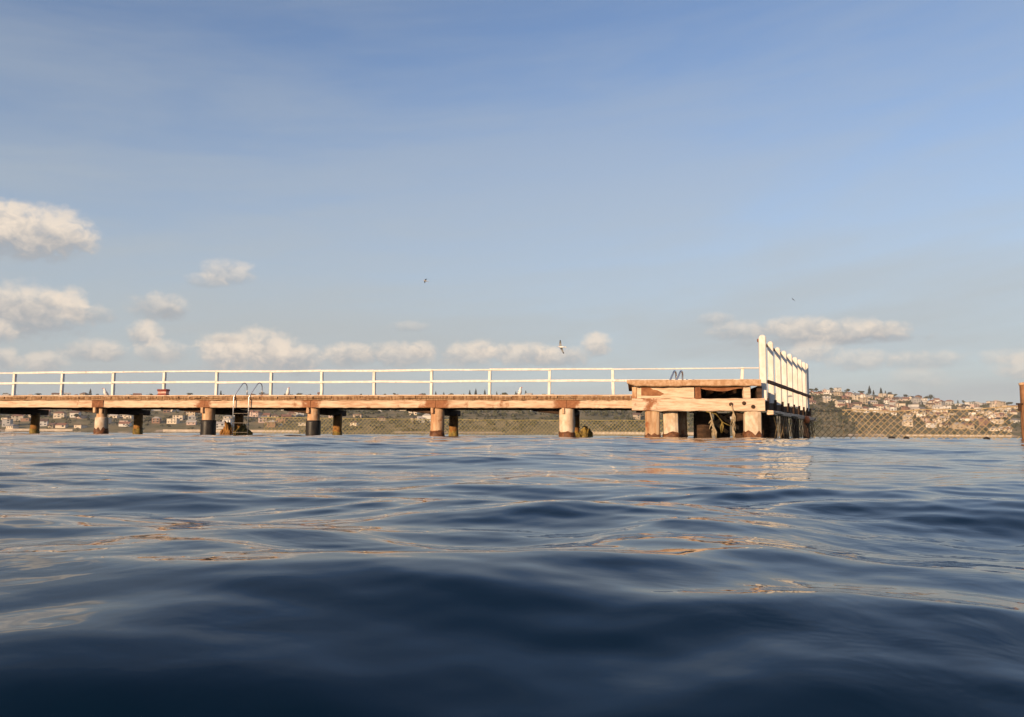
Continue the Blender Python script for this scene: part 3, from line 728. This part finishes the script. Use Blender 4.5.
# ---- houses
WALLS = {'white': (.70, .67, .61), 'cream': (.64, .55, .43), 'tan': (.47, .38, .27), 'brick': (.30, .18, .12), 'grey': (.42, .41, .39), 'pink': (.56, .42, .35)}
ROOFS = {'terracotta': (.28, .14, .09), 'brown': (.16, .10, .07), 'grey': (.24, .23, .22), 'pale': (.52, .47, .40), 'dark': (.06, .055, .05)}
WM = {k: mat('wall_' + k, tuple(x * .86 for x in c), c, .4, (1, 1, 1), .85, per_object=.2) for k, c in WALLS.items()}
RM = {k: mat('roof_' + k, tuple(x * .8 for x in c), c, .6, (1, 1, 1), .85, per_object=.2) for k, c in ROOFS.items()}
houses = []
def make_house(px, Y, wk, rk, form, w, d, st, rz):
    x = xat(px, Y); z = Tz(x, Y) - .4; h = 2.9 * st + .6
    T = thing('house', '', 'house', (x, Y, z), 'houses on the far shore hillside')
    ca, sa = math.cos(rz), math.sin(rz)
    def R(p): return (x + p[0] * ca - p[1] * sa, Y + p[0] * sa + p[1] * ca, z + p[2])
    mb = MB(); mb.box((x, Y, z + h/2 - 1.2), w, d, h + 2.4, rz)
    a, b = w/2, d/2
    if form == 'gabled':
        mb.add([R(p) for p in ((-a, -b, h), (-a, b, h), (-a, 0, h + b * .6), (a, -b, h), (a, b, h), (a, 0, h + b * .6))], [(0, 1, 2), (3, 5, 4)])
    wl = mb.build('wall', WM[wk], T)
    mb = MB(); e = .6
    if form == 'flat':
        mb.box((x, Y, z + h + .2), w + .8, d + .8, .4, rz)
    elif form == 'gabled':
        rh = (b) * .6; t_ = .25
        vs = [(-a - e, -b - e, h - e * .6), (a + e, -b - e, h - e * .6), (a + e, 0, h + rh), (-a - e, 0, h + rh), (-a - e, b + e, h - e * .6), (a + e, b + e, h - e * .6)]
        vs2 = [(p[0], p[1], p[2] + t_) for p in vs]
        mb.add([R(p) for p in vs + vs2], [(3, 2, 1, 0), (4, 5, 2, 3), (6, 7, 8, 9), (9, 8, 11, 10), (0, 1, 7, 6), (5, 4, 10, 11), (1, 2, 8, 7), (2, 5, 11, 8), (4, 3, 9, 10), (3, 0, 6, 9)])
    else:
        rh = b * .65; q = max(a - b, .3)
        vs = [(-a - e, -b - e, h), (a + e, -b - e, h), (a + e, b + e, h), (-a - e, b + e, h), (-q, 0, h + rh), (q, 0, h + rh)]
        mb.add([R(p) for p in vs], [(0, 1, 5, 4), (1, 2, 5), (2, 3, 4, 5), (3, 0, 4), (3, 2, 1, 0)])
    rf = mb.build('roof', RM[rk], T)
    if form != 'flat' and random.random() < .4:
        mb = MB(); cx = random.uniform(-.3, .3) * w; c = R((cx, b * .2, h + b * .5)); mb.box(c, .9, .9, 2.2, rz); mb.build('chimney', WM['brick'], rf)
    n = max(2, int(w / 4.2))
    for f in range(st):
        for k in range(n):
            if random.random() < .25: continue
            u = -a + w * (k + .5) / n; ww = random.choice((1.4, 1.8, 2.4)); wh = random.choice((1.3, 1.5, 2.0))
            c = R((u, -b - .03, .6 + 2.9 * f + 1.55)); mb = MB(); mb.box(c, ww, .14, wh, rz); mb.build('window', M['glass'], T)
    if st > 1 and random.random() < .4:
        c = R((0, -b - .7, 3.45)); mb = MB(); mb.box(c, w * .8, 1.4, .22, rz); bl = mb.build('balcony', WM['white'], T)
    houses.append((T, px, Y, wk, rk, form, st, w))
rnd = random.Random(21)
def scatter(px0, px1, n, k0, k1, wmin=8, wmax=14, mind=4.6, pal=None):
    done = 0; tries = 0
    while done < n and tries < n * 30:
        tries += 1
        px = rnd.uniform(px0, px1); k = rnd.uniform(k0, k1); Y = YS + 14 + (YRG - YS - 16) * k
        py = -F * (Tz(xat(px, Y), Y)) / Y
        ok = True
        for (T, qx, qY, *_r) in houses:
            qy = -F * (T.location.z) / qY
            if abs(qx - px) < mind and abs(qy - py) < 2.1: ok = False; break
        if not ok: continue
        wk = rnd.choices(list(WALLS), (34, 30, 14, 7, 8, 10))[0]; rk = rnd.choices(list(ROOFS), (34, 16, 18, 24, 8))[0]
        make_house(px, Y, wk, rk, rnd.choices(('hipped', 'gabled', 'flat'), (45, 30, 25))[0], rnd.uniform(wmin, wmax), rnd.uniform(7, 9.5), rnd.choices((1, 2, 3), (40, 48, 12))[0], rnd.uniform(-.45, .45))
        done += 1
scatter(-10, 95, 42, .01, .92)
scatter(107, 200, 40, .01, .92)
scatter(214, 306, 36, .01, .92)
scatter(320, 430, 20, .05, .95)
scatter(445, 640, 9, .25, .97)
scatter(688, 742, 3, .1, .6)
scatter(808, 850, 15, .55, 1.0)
scatter(838, 945, 52, .34, 1.0)
scatter(900, 1016, 48, .06, 1.0)
# labels from what can be seen
BAYS = [(95, 'left of first pile'), (202, 'right of first pile'), (308, 'right of second pile'), (431, 'right of third pile'),
        (560, 'right of fourth pile'), (642, 'left of platform'), (800, 'under platform'), (850, 'beside white posts'), (900, 'near tall pines'), (955, 'behind net'), (2000, 'near brown pile')]
def bay(px):
    for e, n in BAYS:
        if px < e: return n
def rowname(Y):
    k = (Y - YS) / (YRG - YS)
    return 'by water' if k < .15 else 'low on slope' if k < .42 else 'halfway up' if k < .72 else 'high on slope' if k < .93 else 'on ridge'
def uniq(items, mk, fine):
    """items: list of (obj, px, Y, ...); give each its own label"""
    g = {}
    for it in items: g.setdefault(mk(it), []).append(it)
    for lab, L in g.items():
        L.sort(key=lambda i: i[1])
        if len(L) == 1: L[0][0]['label'] = lab; continue
        names = {2: ['left', 'right'], 3: ['left', 'middle', 'right']}.get(len(L)) or ['leftmost'] + ['%s from left' % n for n in ('second', 'third', 'fourth', 'fifth', 'sixth', 'seventh', 'eighth', 'ninth', 'tenth', 'eleventh', 'twelfth')][:len(L) - 2] + ['rightmost']
        for it, nm in zip(L, names): it[0]['label'] = lab + ', ' + nm
SZ = {1: 'one-storey', 2: 'two-storey', 3: 'three-storey'}
uniq(houses, lambda i: '%s %s house, %s %s roof, %s, %s' % (i[3], SZ[i[6]], i[4], i[5], rowname(i[2]), bay(i[1])), None)

# ---- trees
def crown_mb(mb, c, rx, rz, n, size, r=None):
    r = r or random
    for _ in range(n):
        while True:
            p = Vector((r.uniform(-1, 1), r.uniform(-1, 1), r.uniform(-.8, 1)))
            if .25 < p.length < 1: break
        q = Vector((c[0] + p.x * rx, c[1] + p.y * rx, c[2] + p.z * rz)); s = size * r.uniform(.6, 1.3)
        n_ = (p + Vector((r.uniform(-.8, .8), r.uniform(-.8, .8), r.uniform(-.3, 1)))).normalized(); e1 = n_.orthogonal().normalized(); e2 = n_.cross(e1)
        k = r.randint(5, 6); ring = [q + (e1 * math.cos(6.283 * j / k) + e2 * math.sin(6.283 * j / k)) * s * r.uniform(.6, 1.2) for j in range(k)]
        mb.add([q + n_ * s * .45] + ring, [(0, 1 + j, 1 + (j + 1) % k) for j in range(k)])
trees = []
def broad_tree(px, Y, h, rx):
    x = xat(px, Y); z = Tz(x, Y) - .3
    T = thing('tree', '', 'tree', (x, Y, z), 'trees standing on the far shore skyline')
    mb = MB(); mb.tube([(x, Y, z - .5), (x + .2, Y, z + h * .3), (x - .1, Y, z + h * .65)], [.45, .33, .15], 7)
    for _ in range(4):
        a = random.uniform(0, 6.28); mb.tube([(x, Y, z + h * .35), (x + math.cos(a) * rx * .6, Y + math.sin(a) * rx * .6, z + h * .65)], [.18, .06], 5)
    mb.build('trunk', M['bark'], T)
    mb = MB()
    for _ in range(random.randint(3, 6)):
        crown_mb(mb, (x + random.uniform(-.5, .5) * rx, Y + random.uniform(-.5, .5) * rx, z + h * random.uniform(.5, .82)), rx * random.uniform(.4, .65), h * random.uniform(.16, .25), 34, .8)
    mb.build('crown', M['leaf'], T)
    trees.append((T, px, Y, 'low spreading' if rx > h * .55 else 'rounded' if rx > h * .42 else 'upright'))
pines = []
def pine(px, Y, h):
    x = xat(px, Y); z = Tz(x, Y) - .3
    T = thing('pine_tree', '', 'pine', (x, Y, z), 'tall pines standing on the far shore skyline')
    mb = MB(); mb.tube([(x, Y, z - .5), (x, Y, z + h * .5), (x, Y, z + h)], [.4, .25, .04], 7); mb.build('trunk', M['bark'], T)
    mb = MB(); n = int(h / .9)
    for i in range(n):
        k = (i + .5) / n; zz = z + h * (.14 + .86 * k); rr = (h * .24) * (1 - k) ** .75 + .25
        for j in range(7):
            a = 6.283 * (j + random.random() * .6) / 7; L = rr * random.uniform(.75, 1.15); d = Vector((math.cos(a), math.sin(a), 0)); s_ = Vector((-d.y, d.x, 0)) * L * .22
            p0 = Vector((x, Y, zz)); p1 = p0 + d * L + Vector((0, 0, L * .12)); m_ = p0 + d * L * .6
            mb.add([p0, m_ + s_ + Vector((0, 0, -.1)), p1, m_ - s_ + Vector((0, 0, -.1)), m_ + Vector((0, 0, .55)), m_ - Vector((0, 0, .5))], [(0, 1, 4), (1, 2, 4), (2, 3, 4), (3, 0, 4), (1, 0, 5), (2, 1, 5), (3, 2, 5), (0, 3, 5)])
    mb.build('crown', M['pine'], T); pines.append((T, px, Y, 'very tall' if h > 15.5 else 'tall' if h > 11.5 else 'short'))
for px, h in ((90.5, 11), (270.5, 12), (221, 9), (436, 8), (444, 7), (470, 9), (476, 11), (485, 10), (497, 7), (526, 9), (516, 7), (870, 14), (874, 8), (881.5, 13), (886, 9), (958, 6)):
    pine(px, YRG - 4, h * 1.25)
for px, h, r in ((6, 6, 5), (40, 5, 6), (64, 4, 4), (150, 4.5, 5), (190, 5, 5), (262, 6, 4), (300, 4, 5), (395, 5, 3), (425, 5, 5), (452, 5, 5), (505, 5, 5), (545, 4, 5),
                 (812, 6, 5), (817, 7, 4), (832, 6, 4), (848, 6, 4), (862, 6, 5), (890, 8, 5), (895, 6, 4), (905, 7, 5), (912, 5, 4), (931, 12, 6), (926, 8, 4), (945, 5, 8), (964, 6, 3), (972, 5, 6), (998, 6, 4), (1009, 6, 5)):
    broad_tree(px, YRG - 2 + random.uniform(-6, 6), h * 1.25, r * 1.3)
# nearer single trees among the houses
for px, k, h, r in ((20, .3, 8, 5), (52, .55, 7, 5), (78, .2, 8, 6), (118, .4, 8, 6), (150, .15, 7, 5), (185, .5, 8, 6), (228, .3, 8, 5), (262, .45, 9, 6), (300, .2, 8, 6), (350, .5, 8, 6),
                    (812, .4, 9, 7), (822, .5, 9, 7), (832, .45, 9, 6), (843, .38, 9, 6), (857, .25, 8, 6), (872, .2, 8, 6), (888, .3, 8, 5), (915, .25, 9, 6), (940, .35, 8, 6), (958, .2, 9, 7), (978, .4, 9, 6), (990, .15, 8, 6), (1004, .3, 8, 6)):
    broad_tree(px, YS + (YRG - YS) * k, h, r)
uniq(trees, lambda i: '%s green shore tree %s, %s' % (i[3], rowname(i[2]), bay(i[1])), None)
uniq(pines, lambda i: '%s dark pointed shore pine %s, %s' % (i[3], rowname(i[2]), bay(i[1])), None)
# the scrub that reads as one mass
mb = MB(); r2 = random.Random(5)
for _ in range(5200):
    px = r2.uniform(-60, 1080); k = r2.uniform(.0, 1.0); Y = YS + 13 + (YRG - YS - 14) * k
    dens = .95 if 330 < px else .6
    if k < .12: dens *= .6
    if r2.random() > dens: continue
    x = xat(px, Y); h = r2.uniform(1.6, 4.5) * (1.1 if 330 < px < 860 else .85)
    crown_mb(mb, (x, Y, Tz(x, Y) + h * .4), h * 1.1, h * .7, 9, h * .42, r2)
o = mb.build('hillside_scrub', M['leaf']); o['kind'] = 'stuff'; o['label'] = 'dark scrub and bushes covering the far hillside between the houses'; o['category'] = 'scrub'

# ------------------------------------------------------------------ water
wm = bpy.data.materials.new('sea_water'); wm.use_nodes = True
t = NT(wm.node_tree); bs = wm.node_tree.nodes['Principled BSDF']
bs.inputs['Base Color'].default_value = (0.0006, 0.0085, 0.0200, 1)
bs.inputs['Roughness'].default_value = 0.035; bs.inputs['IOR'].default_value = 1.333
bs.inputs['Specular IOR Level'].default_value = 0.5
geo = t.n('ShaderNodeNewGeometry')
mp = t.n('ShaderNodeMapping'); t.put(mp.inputs[0], geo.outputs['Position']); mp.inputs['Scale'].default_value = (0.75, 1.0, 1.0); mp.inputs['Rotation'].default_value = (0, 0, .25)
f1 = t.noise(mp.outputs[0], 14.0, 3, .5, .3); f2 = t.noise(mp.outputs[0], 1.1, 3, .5, 0)
bp = t.n('ShaderNodeBump'); bp.inputs['Distance'].default_value = 0.012
t.put(bp.inputs['Strength'], t.ss(f2, .42, .68, .04, .34)); t.put(bp.inputs['Height'], f1); t.put(bs.inputs['Normal'], bp.outputs[0])

rng = np.random.default_rng(17); GAIN = 0.25; CALM = 0.5
front = np.radians(np.arange(-46, 46.01, 0.14)); back = np.radians(np.arange(48, 312, 3.0))
th = np.concatenate([front, back]); nc = len(th)
rad = [0.03, .08, .14, .20]
r = .25
while r < 70: rad.append(r); r *= 1.0042
while r < 2300: rad.append(r); r *= 1.03
rad = np.array(rad); nr = len(rad)
RR, TH = np.meshgrid(rad, th, indexing='ij')
X = (RR * np.sin(TH)).astype(np.float64); Yy = (RR * np.cos(TH)).astype(np.float64)
dr = np.gradient(rad)[:, None]
Z = np.zeros_like(X); DX = np.zeros_like(X); DY = np.zeros_like(X)
OCT = [(7.0, .014, 5), (3.6, .020, 7), (1.9, .034, 9), (1.0, .042, 12), (.55, .054, 14), (.30, .056, 16), (.16, .046, 16), (.09, .030, 14), (.05, .012, 12)]
# slow patchiness for the small ripples
patch = 0.5 + 0.5 * np.sin(X * .9 + 1.3 * np.sin(Yy * .5)) * np.sin(Yy * 1.1 - .7 * X + .6)
for lam, slope, n in OCT:
    for _ in range(n):
        L = lam * 2 ** rng.uniform(-.5, .5); kk = 2 * np.pi / L
        ang = rng.normal(0.12, .48 if lam < 2 else .33) + np.pi / 2
        a = slope * np.sqrt(2.0 / n) / kk * rng.uniform(.6, 1.3)
        ph = kk * (X * np.cos(ang) + Yy * np.sin(ang)) + rng.uniform(0, 6.283)
        wgt = np.clip((L / dr - 2.5) / 3.0, 0, 1)
        amp = a * wgt
        if lam < .4: amp = amp * (.35 + 1.0 * patch) * np.clip((RR - .1) / 1.4, .75, 1)
        if .35 < lam < 2.5: amp = amp * (1 + GAIN * np.exp(-(RR / 2.6) ** 2))
        if .2 < lam < 1.5: amp = amp * (1 - CALM * np.clip((RR - 2) / 3, 0, 1))
        Z += amp * np.sin(ph)
        DX += amp * np.cos(ph) * np.cos(ang) * .7; DY += amp * np.cos(ph) * np.sin(ang) * .7
# a swell just ahead of the lens: its near face is turned to the viewer
Z -= 0.112 * np.exp(-((Yy - .05 * np.sin(X * 2.3 + .6) - .03 * np.sin(X * 5.1 + 2) - .04 * X) / .44) ** 2) * np.exp(-(X / 7.0) ** 2)
# a small train of ripples crossing the near swell
pa = math.radians(32); xa = (X + .26) * math.cos(pa) + (Yy - 1.02) * math.sin(pa); ya = -(X + .26) * math.sin(pa) + (Yy - 1.02) * math.cos(pa)
Z += .0009 * np.sin(2 * np.pi * ya / .034 + 2.0 * xa) * np.exp(-(xa / .13) ** 2 - ((ya - .25 * xa ** 2) / .055) ** 2) * (.6 + .4 * np.sin(xa * 19))
Z += 0.055 * np.exp(-((Yy - 17 - .8 * np.sin(X * .3)) / 7.0) ** 2)
fade = np.exp(-(RR / 900.0) ** 2)
Z *= fade; DX *= fade; DY *= fade
print('water z', Z.min(), Z.max(), 'near', Z[:4].max())
co = np.stack([X + DX, Yy + DY, Z], -1).reshape(-1, 3).astype(np.float32)
wat = fast_mesh('sea', co, nr, nc, wm, wrap=True); struct(wat)

# ------------------------------------------------------------------ thin sea air
hm = bpy.data.materials.new('sea_haze'); hm.use_nodes = True
nt = hm.node_tree; nt.nodes.clear()
ov = nt.nodes.new('ShaderNodeOutputMaterial'); pvn = nt.nodes.new('ShaderNodeVolumePrincipled')
pvn.inputs['Color'].default_value = (.86, .88, .92, 1); pvn.inputs['Density'].default_value = 0.00010; pvn.inputs['Anisotropy'].default_value = 0.0
nt.links.new(pvn.outputs[0], ov.inputs['Volume'])
mb = MB(); mb.box((0, 0, 60), 5000, 5000, 130); hb = mb.build('haze', hm); hb['kind'] = 'stuff'
hb['label'] = 'thin pale haze over the water and the far shore'; hb['category'] = 'haze'
